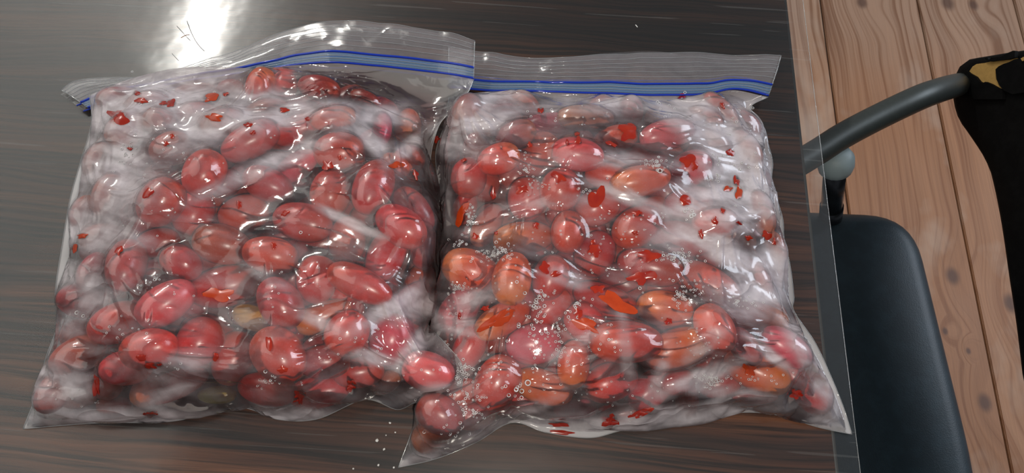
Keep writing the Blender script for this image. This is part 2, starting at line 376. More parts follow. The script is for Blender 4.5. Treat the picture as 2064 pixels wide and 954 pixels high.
# ------------------------------------------------------------ tomatoes
# px, py, length, width, angle, look   (pixels of the photograph; looks: r red, p pink, o orange, y yellow-green, d dark, m murky under frost)
LT = [(400,168,90,52,10,'m'),(468,168,50,42,0,'m'),(525,172,66,50,60,'o'),(572,168,58,48,80,'p'),(643,178,82,48,-15,'d'),(735,200,60,32,-20,'d'),
(238,195,75,46,10,'m'),(300,212,80,50,5,'m'),(255,262,80,60,40,'m'),(345,300,78,62,20,'m'),(322,245,60,50,0,'m'),(505,285,112,64,28,'p'),(412,350,90,74,60,'r'),
(600,262,100,56,15,'r'),(672,240,84,46,15,'o'),(685,308,94,76,0,'r'),(600,335,84,50,28,'p'),(540,372,96,62,-20,'r'),(667,388,92,76,85,'r'),
(752,378,112,72,70,'r'),(770,262,70,36,85,'p'),(822,258,78,50,85,'o'),(832,322,62,56,30,'o'),(795,335,58,44,-20,'o'),(325,408,92,76,45,'r'),
(392,430,90,72,60,'r'),(492,432,92,72,20,'r'),(610,448,112,72,-14,'r'),(700,484,92,68,88,'r'),(834,424,94,56,-50,'r'),(808,456,102,66,-38,'r'),
(446,494,108,76,-10,'r'),(368,530,82,64,-30,'r'),(318,490,80,54,10,'d'),(255,535,104,70,82,'r'),(545,515,100,68,-10,'r'),(778,515,112,68,70,'r'),
(864,498,82,50,85,'d'),(168,606,100,66,-8,'d'),(452,578,132,80,14,'r'),(640,565,92,78,80,'r'),(724,572,132,62,-25,'r'),(335,612,112,72,35,'p'),
(565,612,102,76,-60,'r'),(652,636,114,60,22,'o'),(235,652,104,74,20,'r'),(852,572,84,54,60,'r'),(300,704,102,74,10,'r'),(700,672,84,76,50,'r'),
(790,684,94,82,72,'p'),(472,722,102,78,70,'r'),(562,716,112,88,-50,'r'),(655,730,92,62,8,'d'),(722,768,92,56,12,'r'),(862,756,112,80,-18,'p'),
(158,716,100,66,28,'r'),(205,768,88,56,-40,'d'),(108,806,78,56,60,'m'),(256,742,92,66,10,'r'),(286,814,66,52,60,'o'),(352,778,130,56,24,'r'),
(535,796,108,60,-10,'r'),(645,798,112,60,8,'r'),(402,690,92,80,60,'r'),(506,640,72,46,-20,'y'),(862,612,76,46,40,'d'),(437,797,74,34,0,'y'),
(220,395,84,58,60,'m'),(172,428,72,46,70,'m'),(205,478,80,50,10,'m'),(188,545,70,46,60,'m'),(200,325,72,48,60,'m'),(450,250,84,56,10,'m'),
(400,235,76,54,0,'m'),(540,225,84,46,15,'m'),(690,590,60,50,0,'r'),(870,450,60,44,70,'d'),(300,575,70,54,40,'d'),(745,430,76,50,20,'d'),
(160,800,70,44,10,'m'),(230,818,66,36,0,'m'),(770,790,60,40,30,'m'),(850,655,66,44,50,'d'),(590,560,60,50,50,'d'),(455,370,64,50,30,'d')]
RT = [(942,222,64,48,60,'m'),(1002,240,92,62,10,'m'),(1060,215,66,46,-40,'m'),(1108,256,104,54,6,'p'),(1180,238,104,46,0,'m'),(1270,226,60,48,80,'d'),
(1345,272,108,56,15,'p'),(1452,222,80,38,-40,'m'),(1000,322,92,66,20,'o'),(1086,312,92,74,40,'r'),(1165,312,98,64,-10,'p'),(950,360,86,76,85,'r'),
(1062,402,82,72,88,'r'),(1130,382,80,74,70,'r'),(1392,340,82,66,30,'p'),(1430,290,80,46,-20,'m'),(1472,390,56,44,60,'y'),(1290,365,110,56,10,'o'),
(1205,415,96,76,20,'r'),(1388,408,92,56,10,'r'),(1285,458,104,74,34,'r'),(1056,480,116,62,10,'o'),(1145,468,84,64,80,'r'),(928,420,86,54,70,'r'),
(1200,512,92,74,60,'r'),(1372,482,118,66,-12,'r'),(938,545,104,72,-20,'o'),(1032,562,100,72,80,'o'),(1110,560,86,66,70,'r'),(1310,538,124,70,-16,'d'),
(1430,572,124,64,-34,'r'),(1012,644,114,60,30,'o'),(1222,610,132,66,-25,'r'),(1340,622,104,66,-5,'o'),(1180,652,84,70,-40,'r'),(922,625,92,66,52,'p'),
(946,702,96,60,60,'r'),(1076,694,104,76,10,'p'),(1156,735,86,58,85,'o'),(1262,690,134,76,0,'r'),(1362,706,124,76,20,'o'),(1442,662,96,68,-60,'r'),
(1522,640,122,58,-15,'o'),(1582,702,100,62,-32,'p'),(1530,768,126,72,-28,'o'),(1232,770,102,70,20,'r'),(1312,786,98,62,40,'r'),(1002,772,104,80,60,'r'),
(1094,780,112,62,-20,'o'),(920,802,92,60,30,'r'),(878,872,96,66,40,'o'),(962,846,84,54,10,'r'),(1040,826,84,40,20,'r'),(1160,824,84,38,4,'p'),
(1390,822,70,44,88,'m'),(1522,822,98,34,4,'d'),(1636,792,84,66,-60,'r'),(1452,776,80,54,10,'d'),(1252,836,80,36,6,'m'),(1220,358,84,56,-10,'r'),
(1300,318,90,50,-10,'r'),(982,455,90,48,60,'m'),(1480,470,92,50,-40,'m'),(1522,560,86,46,-60,'p'),(1502,300,84,46,-60,'m'),(1535,430,84,44,-70,'m'),
(1240,280,84,50,10,'r'),(1440,450,80,52,0,'p'),(1110,620,90,60,40,'r'),(1500,700,80,50,-50,'d'),(1420,240,70,40,-30,'m'),(1040,272,76,50,20,'m'),
(905,690,70,40,80,'m'),(1365,770,70,46,20,'d'),(1130,430,60,50,40,'d'),(1560,500,70,40,-70,'m'),(1335,580,64,46,0,'d'),(900,470,80,42,85,'m'),(1600,760,70,46,-50,'r')]

# body outlines: (px, py[, z])
LB = dict(
 L=[(181,192,.716),(184,250,.708),(163,325),(142,400),(128,480),(112,590),(121,640),(93,722),(72,800),(47,865,.7022)],
 R=[(955,160,.722),(941,190,.722),(910,224,.722),(884,256,.718),(868,325,.712),(884,400,.706),(897,480),(893,545),(882,600,.708),(862,650,.716),(895,690,.735),(932,738,.736),(930,792,.730)],
 T=[(181,192,.716),(250,163,.724),(340,140,.728),(430,134,.730),(520,138,.728),(600,131,.724),(700,128,.720),(800,136,.718),(880,146,.720),(955,160,.722)],
 B=[(47,865,.7022),(200,853,.7022),(345,850,.7022),(480,822,.7025),(560,846,.7022),(640,845,.7022),(735,806,.704),(800,826,.704),(838,812,.716),(880,816,.722),(930,792,.730)])
RB = dict(
 L=[(905,196,.708),(893,260),(878,312),(888,400),(899,480),(893,560),(880,640),(874,700),(856,790),(832,865),(803,943,.7022)],
 R=[(1548,196,.712),(1513,216,.710),(1532,246,.706),(1556,320),(1556,368),(1577,440),(1580,480),(1593,540),(1600,600),(1600,628),(1642,690),(1675,760),(1700,822),(1717,876,.7022)],
 T=[(905,196,.708),(960,187,.710),(1030,184,.712),(1120,186,.714),(1250,190,.714),(1330,190,.714),(1420,190,.713),(1480,182,.713),(1548,196,.712)],
 B=[(803,943,.7022),(880,925,.7022),(960,892,.7022),(1032,852,.7024),(1100,872,.7022),(1190,883,.7022),(1265,866,.7022),(1400,851,.7022),(1480,833,.7024),(1560,836,.7024),(1650,862,.7022),(1717,876,.7022)])

def bnd(spec, key, n): return catmull(w3(spec[key], 0.704), n)
def coons(spec, n, m):
    T = bnd(spec, 'T', n); B = bnd(spec, 'B', n); L = bnd(spec, 'L', m); R = bnd(spec, 'R', m)
    T[0] = L[0]; T[-1] = R[0]; B[0] = L[-1]; B[-1] = R[-1]
    u = np.linspace(0, 1, n)[None, :, None]; v = np.linspace(0, 1, m)[:, None, None]
    return ((1 - v) * T[None] + v * B[None] + (1 - u) * L[:, None] + u * R[:, None]
            - ((1 - u) * (1 - v) * T[0] + u * (1 - v) * T[-1] + (1 - u) * v * B[0] + u * v * B[-1]))

def inside(poly, x, y):
    c = False; j = len(poly) - 1
    for i in range(len(poly)):
        xi, yi = poly[i]; xj, yj = poly[j]
        if (yi > y) != (yj > y) and x < (xj - xi) * (y - yi) / (yj - yi) + xi: c = not c
        j = i
    return c
def outline(spec):
    a = [bnd(spec, k, 50)[:, :2] for k in 'TRBL']
    return np.vstack([a[0], a[1], a[2][::-1], a[3][::-1]])

def layout(LST, spec, seed):
    rg = np.random.default_rng(seed)
    pol = outline(spec)
    items = []
    for (px, py, L, W, an, lk) in LST:
        L *= 1.10; W *= 1.13
        z = 0.737
        P = atz(px, py, z); k = depth(P) / FPX
        dmin = np.min(np.linalg.norm(pol - P[:2], axis=1))
        z = ZT + W * k / 2 + 0.001 + 0.024 * min(1, max(0, (dmin - 0.010) / 0.035)) ** 0.8
        z += rg.uniform(-.003, .006)
        if lk == 'm': z -= 0.003
        if (px, py) == (862, 756): z = 0.738; L *= .92; W *= .92
        P = atz(px, py, z); k = depth(P) / FPX
        a = math.radians(an); Q = atz(px + 20 * math.cos(a), py - 20 * math.sin(a), z)
        yaw = math.atan2(Q[1] - P[1], Q[0] - P[0])
        pitch = rg.uniform(-.22, .22)
        items.append(dict(px=px, py=py, look=lk, P=P.copy(), l=L * k / 2, r=W * k / 2 * 0.97, yaw=yaw, pitch=pitch, top=True))
    lo = pol.min(0); hi = pol.max(0); low = []
    tries = 0
    while len(low) < 46 and tries < 6000:
        tries += 1
        x = rg.uniform(lo[0], hi[0]); y = rg.uniform(lo[1], hi[1])
        if not inside(pol, x, y) or np.min(np.linalg.norm(pol - (x, y), axis=1)) < 0.026: continue
        if any(math.hypot(x - q['P'][0], y - q['P'][1]) < 0.0195 for q in low): continue
        r = rg.uniform(.0105, .012)
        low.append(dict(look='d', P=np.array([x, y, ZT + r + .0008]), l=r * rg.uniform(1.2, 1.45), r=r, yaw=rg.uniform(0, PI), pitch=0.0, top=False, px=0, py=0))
    items += low
    n = len(items)
    def spheres():
        C = np.zeros((n, 3, 3)); Rr = np.zeros((n, 3))
        for i, q in enumerate(items):
            ax = np.array([math.cos(q['yaw']) * math.cos(q['pitch']), math.sin(q['yaw']) * math.cos(q['pitch']), math.sin(q['pitch'])])
            off = max(0.0, q['l'] - q['r'] * 0.92)
            for k, s in enumerate((-1, 0, 1)):
                C[i, k] = q['P'] + ax * off * s; Rr[i, k] = q['r'] * (1.0 if s == 0 else 0.86)
        return C.reshape(-1, 3), Rr.reshape(-1)
    top = np.array([q['top'] for q in items]); own = np.repeat(np.arange(n), 3)
    for it in range(130):
        C, Rr = spheres()
        d = C[:, None] - C[None]; dist = np.linalg.norm(d, axis=2) + 1e-9
        pen = (Rr[:, None] + Rr[None]) - dist; pen[own[:, None] == own[None]] = 0; pen = np.clip(pen, 0, None)
        mv = (d / dist[..., None]) * pen[..., None]
        s = np.zeros((n, 3)); np.add.at(s, own, mv.sum(1)); s *= 0.30
        for i, q in enumerate(items):
            if q['top']:
                q['P'] += s[i] * np.array([0.28, 0.28, 1.0])
            else: q['P'] += s[i] * np.array([1, 1, .20])
            q['P'][2] = min(max(q['P'][2], ZT + q['r'] * 0.98 + abs(math.sin(q['pitch'])) * (q['l'] - q['r']) + .0006), ZT + 0.054)
            if q['top']:
                tgt = atz(q['px'], q['py'], q['P'][2]); q['P'][:2] += (tgt[:2] - q['P'][:2]) * 0.20
            dv = pol - q['P'][:2]; dd = np.hypot(dv[:, 0], dv[:, 1]); kk = int(dd.argmin()); nd = dv[kk] / (dd[kk] + 1e-9)
            cs = nd[0] * math.cos(q['yaw']) + nd[1] * math.sin(q['yaw']); sup = math.sqrt(q['r'] ** 2 + (q['l'] ** 2 - q['r'] ** 2) * cs * cs) + .0028
            sgn = 1 if inside(pol, q['P'][0], q['P'][1]) else -1
            if sgn * dd[kk] < sup: q['P'][:2] -= sgn * nd * min(.004, sup - sgn * dd[kk])
    # any that would still bite into a neighbour are slightly smaller fruit
    for _ in range(4):
        C, Rr = spheres()
        pen = (Rr[:, None] + Rr[None]) - np.linalg.norm(C[:, None] - C[None], axis=2); pen[own[:, None] == own[None]] = 0
        worst = np.zeros(n); np.maximum.at(worst, own, np.clip(pen, 0, None).max(1))
        for i, q in enumerate(items):
            if worst[i] > .0004:
                f = max(.94 if q['top'] else .88, 1 - .45 * worst[i] / q['r']); q['r'] *= f; q['l'] *= f
    return items

def height_map(items, spec, res=0.0006):
    pol = outline(spec); lo = pol.min(0) - 0.02; hi = pol.max(0) + 0.02
    nx = int((hi[0] - lo[0]) / res); ny = int((hi[1] - lo[1]) / res)
    H = np.full((ny, nx), ZT + 0.0003)
    for q in items:
        a = q['l'] + 0.0007; b = q['r'] + 0.0007
        c, s = math.cos(q['yaw']), math.sin(q['yaw']); cp, sp = math.cos(q['pitch']), math.sin(q['pitch'])
        Rm = np.array([[c * cp, -s, -c * sp], [s * cp, c, -s * sp], [sp, 0, cp]])
        Q = Rm @ np.diag([1 / a ** 2, 1 / b ** 2, 1 / b ** 2]) @ Rm.T
        i0 = max(0, int((q['P'][0] - a - lo[0]) / res)); i1 = min(nx, int((q['P'][0] + a - lo[0]) / res) + 2)
        j0 = max(0, int((q['P'][1] - a - lo[1]) / res)); j1 = min(ny, int((q['P'][1] + a - lo[1]) / res) + 2)
        X, Y = np.meshgrid(lo[0] + np.arange(i0, i1) * res - q['P'][0], lo[1] + np.arange(j0, j1) * res - q['P'][1])
        B_ = 2 * (Q[0, 2] * X + Q[1, 2] * Y); C_ = Q[0, 0] * X * X + Q[1, 1] * Y * Y + 2 * Q[0, 1] * X * Y - 1
        dsc = B_ * B_ - 4 * Q[2, 2] * C_
        zz = np.where(dsc > 0, (-B_ + np.sqrt(np.maximum(dsc, 0))) / (2 * Q[2, 2]), -1)
        H[j0:j1, i0:i1] = np.where(dsc > 0, np.maximum(H[j0:j1, i0:i1], q['P'][2] + zz), H[j0:j1, i0:i1])
    return H, lo, res
def samp(H, lo, res, x, y):
    fx = np.clip((x - lo[0]) / res, 0, H.shape[1] - 1.001); fy = np.clip((y - lo[1]) / res, 0, H.shape[0] - 1.001)
    i = fx.astype(int); j = fy.astype(int); a = fx - i; b = fy - j
    return (H[j, i] * (1 - a) * (1 - b) + H[j, i + 1] * a * (1 - b) + H[j + 1, i] * (1 - a) * b + H[j + 1, i + 1] * a * b)
def blur(A, r):
    for ax in (0, 1):
        for _ in range(2):
            P = np.pad(A, [(r + 1, r) if k == ax else (0, 0) for k in (0, 1)], mode='edge')
            c = np.cumsum(P, axis=ax); n = A.shape[ax]
            A = (np.take(c, np.arange(2 * r + 1, n + 2 * r + 1), axis=ax) - np.take(c, np.arange(0, n), axis=ax)) / (2 * r + 1)
    return A
def dilate(A, r):
    for _ in range(r):
        B_ = A.copy()
        B_[1:] = np.maximum(B_[1:], A[:-1]); B_[:-1] = np.maximum(B_[:-1], A[1:]); A = B_; B_ = A.copy()
        B_[:, 1:] = np.maximum(B_[:, 1:], A[:, :-1]); B_[:, :-1] = np.maximum(B_[:, :-1], A[:, 1:]); A = B_
    return A
def smooth_noise(shape, cell, seed):
    rg = np.random.default_rng(seed); h, w_ = shape
    gh, gw = int(h / cell) + 3, int(w_ / cell) + 3
    g = rg.random((gh, gw)); y = np.arange(h) / cell; x = np.arange(w_) / cell
    j = y.astype(int); i = x.astype(int); b = (y - j)[:, None]; a = (x - i)[None]
    a = a * a * (3 - 2 * a); b = b * b * (3 - 2 * b)
    return g[j][:, i] * (1 - a) * (1 - b) + g[j][:, i + 1] * a * (1 - b) + g[j + 1][:, i] * (1 - a) * b + g[j + 1][:, i + 1] * a * b

FAM = []
for (dj, di) in ((0, 1), (1, 0), (1, 1), (1, -1)): FAM.append((dj, di, 1.0))
FAM2 = [(0, 2), (2, 0)]
def pairs(X, dj, di, phase):
    m_, n_ = X.shape[:2]
    j = slice(0, m_ - dj)
    # phase splits along the stepping axis so that no vertex is moved twice in one pass
    if dj == 0:
        step = di * 2
        idx = [np.arange(s, n_ - di, step) for s in range(phase * di, phase * di + di)]
        idx = np.sort(np.concatenate(idx)); return (slice(None), idx), (slice(None), idx + di)
    step = dj * 2
    idx = np.sort(np.concatenate([np.arange(s, m_ - dj, step) for s in range(phase * dj, phase * dj + dj)]))
    if di >= 0:
        return (idx[:, None], np.arange(0, n_ - di)[None]), ((idx + dj)[:, None], np.arange(di, n_)[None])
    return (idx[:, None], np.arange(-di, n_)[None]), ((idx + dj)[:, None], np.arange(0, n_ + di)[None])
def drape(X, RL, pin, H, lo, res, iters, g, bend):
    """shrink the film on to the tomatoes: position-based springs, suction, height-field contact"""
    V = np.zeros_like(X); W = np.where(pin, 0.0, 1.0)[..., None]
    cons = []
    for (dj, di) in ((0, 1), (1, 0), (1, 1), (1, -1)):
        for ph in (0, 1):
            A, B_ = pairs(X, dj, di, ph); cons.append((A, B_, RL[(dj, di)][A[0], A[1]] if dj == 0 else RL[(dj, di)][A], 0.9 if (dj == 0 or di == 0) else 0.45, False))
    for (dj, di) in FAM2:
        for ph in (0, 1):
            A, B_ = pairs(X, dj, di, ph); cons.append((A, B_, RL[(dj, di)][A[0], A[1]] if dj == 0 else RL[(dj, di)][A], bend, True))
    for it in range(iters):
        P0 = X.copy()
        V[..., 2] -= g
        X = X + V * W
        for (A, B_, r, st, bd) in cons:
            a = X[A]; b = X[B_]; d = b - a; L = np.sqrt((d * d).sum(-1)) + 1e-9
            df = (L - r) / L
            if bd: df = np.minimum(df, 0)
            wa = W[A]; wb = W[B_]; ws = wa + wb + 1e-9
            c = d * (df * st)[..., None] / ws
            X[A] = a + c * wa; X[B_] = b - c * wb
        h = samp(H, lo, res, X[..., 0], X[..., 1]) + 0.0003
        hit = X[..., 2] < h
        X[..., 2] = np.where(hit & ~pin, h, X[..., 2])
        V = (X - P0) * 0.90
        V[hit, :2] *= 0.25
    return X
def key_grid(spec, lim=None): return None

def restlens(E, slack_u, slack_v):
    RL = {}
    for (dj, di) in ((0, 1), (1, 0), (1, 1), (1, -1), (0, 2), (2, 0)):
        m_, n_ = E.shape[:2]
        sl = slack_u if dj == 0 else (slack_v if di == 0 else 0.5 * (slack_u + slack_v))
        full = np.zeros((m_, n_))
        if di >= 0:
            d = np.linalg.norm(E[dj:, di:] - E[:m_ - dj, :n_ - di], axis=-1)
            full[:m_ - dj, :n_ - di] = d * (1 + sl[:m_ - dj, :n_ - di])
        else:
            d = np.linalg.norm(E[dj:, :n_ + di] - E[:m_ - dj, -di:], axis=-1)
            full[:m_ - dj, -di:] = d * (1 + sl[:m_ - dj, -di:])
        if (dj, di) in FAM2: full *= 0.93
        RL[(dj, di)] = full
    return RL
def upsample(X, n, m_):
    a = np.linspace(0, X.shape[0] - 1, m_); b = np.linspace(0, X.shape[1] - 1, n)
    j = np.minimum(a.astype(int), X.shape[0] - 2); i = np.minimum(b.astype(int), X.shape[1] - 2)
    fj = (a - j)[:, None, None]; fi = (b - i)[None, :, None]
    return (X[j][:, i] * (1 - fj) * (1 - fi) + X[j][:, i + 1] * (1 - fj) * fi + X[j + 1][:, i] * fj * (1 - fi) + X[j + 1][:, i + 1] * fj * fi)

NG = 290
def make_film(spec, items, seed, slack=(0.0, 0.0), amp=0.055):
    H, lo, res = height_map(items, spec)
    env = blur(dilate(H, 12), 10)
    wide = blur(dilate(H, 18), 22)
    def env_grid(n):
        G = coons(spec, n, n); m_ = G.copy()
        e = samp(wide, lo, res, G[..., 0], G[..., 1])
        u = np.linspace(0, 1, n); t_ = np.minimum(np.minimum(u, 1 - u)[None], np.minimum(u, 1 - u)[:, None])
        k = np.clip(t_ / 0.06, 0, 1); k = k * k * (3 - 2 * k)
        G[..., 2] = np.maximum(G[..., 2], 0) * (1 - k) + np.maximum(e, G[..., 2]) * k
        return G
    def sl(n, s0, sd):
        return s0 + amp * (smooth_noise((n, n), n / 9.0, sd) ** 1.5) + 0.006 * smooth_noise((n, n), n / 30.0, sd + 5)
    n0 = 110
    E0 = env_grid(n0); pin = np.zeros((n0, n0), bool); pin[0] = pin[-1] = True; pin[:, 0] = pin[:, -1] = True
    X = E0.copy(); e = samp(env, lo, res, X[..., 0], X[..., 1]); X[..., 2] = np.where(pin, X[..., 2], np.maximum(X[..., 2], e) + 0.002)
    X[1:-1, 1:-1] += rng.normal(0, 0.0003, X[1:-1, 1:-1].shape)
    X = drape(X, restlens(E0, sl(n0, slack[0], seed), sl(n0, slack[1], seed + 1)), pin, H, lo, res, 200, 0.000004, 0.3)
    E1 = env_grid(NG); pin = np.zeros((NG, NG), bool); pin[0] = pin[-1] = True; pin[:, 0] = pin[:, -1] = True
    Xf = upsample(X, NG, NG); Xf[0] = E1[0]; Xf[-1] = E1[-1]; Xf[:, 0] = E1[:, 0]; Xf[:, -1] = E1[:, -1]
    Xf = drape(Xf, restlens(E1, sl(NG, slack[0], seed), sl(NG, slack[1], seed + 1)), pin, H, lo, res, 90, 0.000002, 0.35)
    gap = Xf[..., 2] - samp(H, lo, res, Xf[..., 0], Xf[..., 1])
    return Xf, gap, (H, lo, res)

def to_px(X):
    d = X - CAM; k = d @ FWD
    return 1032 + FPX * (d @ RGT) / k, 477 - FPX * (d @ UPV) / k

# frosted areas: px, py, rx, ry, angle, strength
FOGL = [(290,215,165,75,15,.95),(215,330,85,110,55,.85),(170,450,55,110,75,.9),(430,235,150,50,18,.85),(560,235,110,28,12,.75),(560,325,175,17,24,.75),(700,225,110,26,-10,.7),
 (790,235,18,60,75,.7),(740,270,90,18,-50,.7),(820,300,14,60,-50,.8),(860,620,80,22,20,.85),(790,620,90,18,32,.8),(700,445,70,10,-25,.8),(150,560,30,70,80,.85),(95,770,45,90,72,.8),
 (250,842,190,18,0,.95),(600,838,160,16,0,.95),(350,742,60,22,10,.7),(830,705,60,20,45,.8),(745,720,14,60,80,.8),(540,560,12,60,60,.6),(645,650,14,60,65,.5),(480,205,140,35,8,.7),(880,790,60,16,10,.8),(330,800,70,14,25,.7),(180,620,30,90,-50,.5),
 (720,165,170,25,0,.16),(860,200,90,30,10,.2)]
FOGR = [(1500,390,75,175,-62,1.0),(1540,560,60,110,-60,1.0),(1400,235,130,45,-28,.95),(1480,290,80,90,-30,1.0),(1300,205,190,22,0,.75),(985,225,110,45,25,.75),(1200,215,200,16,0,.7),(1345,430,170,15,-22,.7),
 (1290,405,60,10,-40,.65),(1420,480,120,30,-28,.85),(1490,530,120,28,-35,.95),(1640,745,120,22,-58,1.0),(1262,705,14,75,8,.6),(1325,770,14,60,-20,.6),(1405,765,110,16,22,.9),(1150,862,190,22,0,.9),(1390,838,170,22,4,.95),
 (900,905,110,14,22,.8),(1050,835,120,12,25,.6),(1425,690,50,18,40,.7),(920,655,18,70,75,.6),(960,600,50,18,20,.55),(1170,690,12,60,-60,.55),(1135,560,16,50,70,.6),(1250,325,120,16,-6,.5),(1560,720,70,12,-38,.85),(1670,840,24,50,-60,.6),(1450,790,110,12,-5,.7),(1180,400,150,12,5,.35),(900,300,20,110,80,.6)]
def region(px, py, spec_):
    f = np.zeros(px.shape)
    for (cx, cy, rx, ry, an, s) in spec_:
        a = math.radians(an); dx = px - cx; dy = -(py - cy)
        u = (dx * math.cos(a) + dy * math.sin(a)) / rx; v = (-dx * math.sin(a) + dy * math.cos(a)) / ry
        d = np.sqrt(u * u + v * v); f = np.maximum(f, s * np.clip(1.7 - 1.2 * d, 0, 1))
    return f

# splashes of juice pressed against the film: px, py, rx, ry, angle, colour
JUICE_L = [(240,237,22,12,-20,'r'),(285,203,11,6,-10,'r'),(277,188,7,4,0,'r'),(345,208,9,7,30,'r'),(330,208,7,4,10,'r'),(427,196,15,8,20,'o'),(455,190,6,3,20,'r'),(432,237,17,7,-8,'o'),(441,594,26,14,-5,'o'),(194,780,7,24,6,'r'),
 (150,501,6,9,0,'o'),(166,476,10,5,10,'o'),(660,334,10,10,0,'r'),(573,222,9,5,5,'r'),(298,390,8,12,-35,'r'),(800,333,14,7,5,'o'),(542,693,7,14,5,'r'),(570,746,10,7,0,'r'),(603,800,11,16,-20,'r'),(285,722,10,7,0,'r'),(303,738,12,6,-15,'r'),
 (435,720,6,8,0,'r'),(322,736,5,3,0,'r'),(305,835,14,7,10,'r'),(482,413,5,7,0,'r'),(552,496,5,7,0,'r'),(500,252,8,5,0,'r'),(838,352,5,10,25,'r'),(575,430,9,5,30,'r'),(685,318,4,5,0,'r'),(240,505,7,9,-20,'r'),(620,240,5,4,0,'r'),(510,268,6,4,0,'r'),
 (708,778,9,13,0,'r'),(262,300,5,3,0,'r'),(335,290,5,5,0,'r'),(347,275,4,5,0,'r')]
JUICE_R = [(1203,399,15,22,-18,'r'),(1266,265,18,17,0,'r'),(1387,323,14,12,0,'r'),(1400,335,6,9,25,'r'),(1125,357,15,9,-25,'r'),(1052,383,12,8,0,'r'),(1381,404,11,11,0,'r'),(1307,516,20,12,-4,'r'),(1295,559,25,13,4,'r'),(1098,540,11,11,0,'r'),(1120,553,12,5,10,'r'),
 (1180,655,26,12,-25,'o'),(1166,632,8,10,0,'r'),(1245,612,40,14,-26,'o'),(1205,583,12,9,0,'r'),(1199,505,14,11,0,'r'),(1195,488,5,5,0,'r'),(1489,390,7,12,0,'o'),(1484,365,5,10,20,'r'),(1467,381,9,5,10,'o'),(1546,475,10,8,0,'r'),(1562,487,5,7,0,'r'),(1509,480,7,5,-15,'r'),
 (1413,472,5,8,20,'r'),(1441,446,6,8,0,'r'),(1457,425,4,6,0,'r'),(1472,308,8,7,0,'r'),(1003,645,42,12,30,'o'),(978,622,8,5,20,'r'),(994,391,5,12,-4,'r'),(930,432,8,26,-25,'o'),(1165,283,6,8,0,'r'),(1163,270,5,4,0,'r'),(1090,223,6,5,30,'r'),(935,323,6,3,35,'r'),(880,281,5,7,-30,'r'),
 (1284,430,9,5,10,'r'),(1375,195,8,6,0,'r'),(1456,213,4,6,30,'r'),(1347,648,7,6,0,'r'),(1510,745,14,11,-30,'o'),(1605,795,12,10,0,'r'),(1295,832,28,7,25,'r'),(1230,852,14,14,40,'r'),(1128,857,20,4,-4,'r'),(1132,872,24,5,-5,'r'),(1280,470,6,4,0,'r'),(1080,455,6,6,0,'r'),(958,477,6,6,0,'r'),
 (926,637,3,7,0,'r'),(1000,470,4,3,0,'r'),(1490,450,6,3,-20,'r'),(1232,290,12,4,-30,'r'),(1440,860,0,0,0,'r'),(1068,292,5,5,0,'r'),(1143,287,4,5,0,'r')]
# clusters of tiny bubbles: px, py, spread x, spread y, count, radius px
BUB_L = [(260,305,22,26,26,3),(640,540,250,220,60,2),(315,565,30,25,16,3),(330,420,20,20,8,2.5),(345,745,16,10,8,3),(260,660,80,30,14,3),(480,600,120,60,20,2.5),(640,540,2,2,1,4),(605,470,3,3,1,4),(535,748,2,2,1,5),(550,770,60,14,22,3),(720,700,60,60,18,3),
 (355,320,150,90,30,2.5),(860,780,60,30,14,3),(420,215,160,60,20,2.5),(690,150,60,12,16,2),(825,730,60,60,12,2.5),(312,565,1,1,1,6),(155,632,2,2,1,6),(165,636,4,3,1,4),(180,805,120,20,10,2.5)]
BUB_R = [(950,440,10,26,60,2.6),(1000,515,45,14,70,3),(925,490,20,14,18,3),(1010,505,30,20,24,3.5),(925,580,24,14,40,2.6),(1062,340,10,28,34,2.6),(1090,370,26,14,22,2.6),(1180,385,20,10,8,3),(1075,640,34,46,46,4.2),(1100,600,20,24,14,5),(1090,700,30,60,40,3),
 (1130,680,16,60,40,3),(930,750,30,26,60,3.4),(940,800,36,26,50,3),(960,840,30,18,36,3),(1000,740,46,40,30,3),(1045,790,30,18,16,5),(920,870,40,24,20,3.5),(1165,620,26,24,24,3.4),(1225,680,20,40,18,3.5),(1370,520,40,12,50,3.4),(1375,600,26,24,40,3),(1400,585,40,24,40,2.6),
 (1430,765,24,18,60,3.6),(1500,610,30,14,36,2.6),(1410,700,60,24,40,2.2),(1530,760,60,16,26,2.8),(1320,330,24,12,50,2.8),(1330,345,3,3,3,6),(1390,430,14,12,12,4.5),(1290,580,3,3,1,7),(1120,690,3,3,1,6),(1065,770,3,3,1,7),(1290,500,140,120,60,2.4),(1100,500,160,150,90,2.2),
 (1250,800,160,40,40,2.4),(1440,360,16,10,16,3.4),(1500,300,60,120,30,3),(1150,230,90,20,14,3.4),(1360,210,60,20,14,3.6),(1240,460,90,70,40,2.4),(915,640,30,60,30,2.5),(890,700,16,14,26,2.4),(1190,700,80,60,40,2.4),(1480,330,60,20,10,3.5)]
# scribbles of frost-edged film: chains of bubbles
def blob(film_z, cx, cy, rx, ry, an, seed):
    rg = random.Random(seed); n = 20; a0 = math.radians(an); V = []; rings = (0.35, 0.75, 1.0)
    ph = [rg.uniform(0, 6.28) for _ in range(4)]; am = [rg.uniform(.05, .2) for _ in range(4)]
    pts = [(cx, cy, 1.0)]
    for r in rings:
        for k in range(n):
            t_ = 2 * PI * k / n; rr = r * (1 + sum(am[i] * math.sin((i + 2) * t_ + ph[i]) for i in range(4)))
            x = rr * math.cos(t_) * rx; y = rr * math.sin(t_) * ry
            pts.append((cx + x * math.cos(a0) + y * math.sin(a0), cy - (-x * math.sin(a0) * -1 + y * math.cos(a0)) if False else cy - (x * math.sin(a0) - y * math.cos(a0)), 1 - r ** 3))
    Fc = [(0, 1 + k, 1 + (k + 1) % n) for k in range(n)]
    for q in range(2):
        for k in range(n):
            a = 1 + q * n + k; b = 1 + q * n + (k + 1) % n; Fc.append((a, a + n, b + n, b))
    return pts, Fc

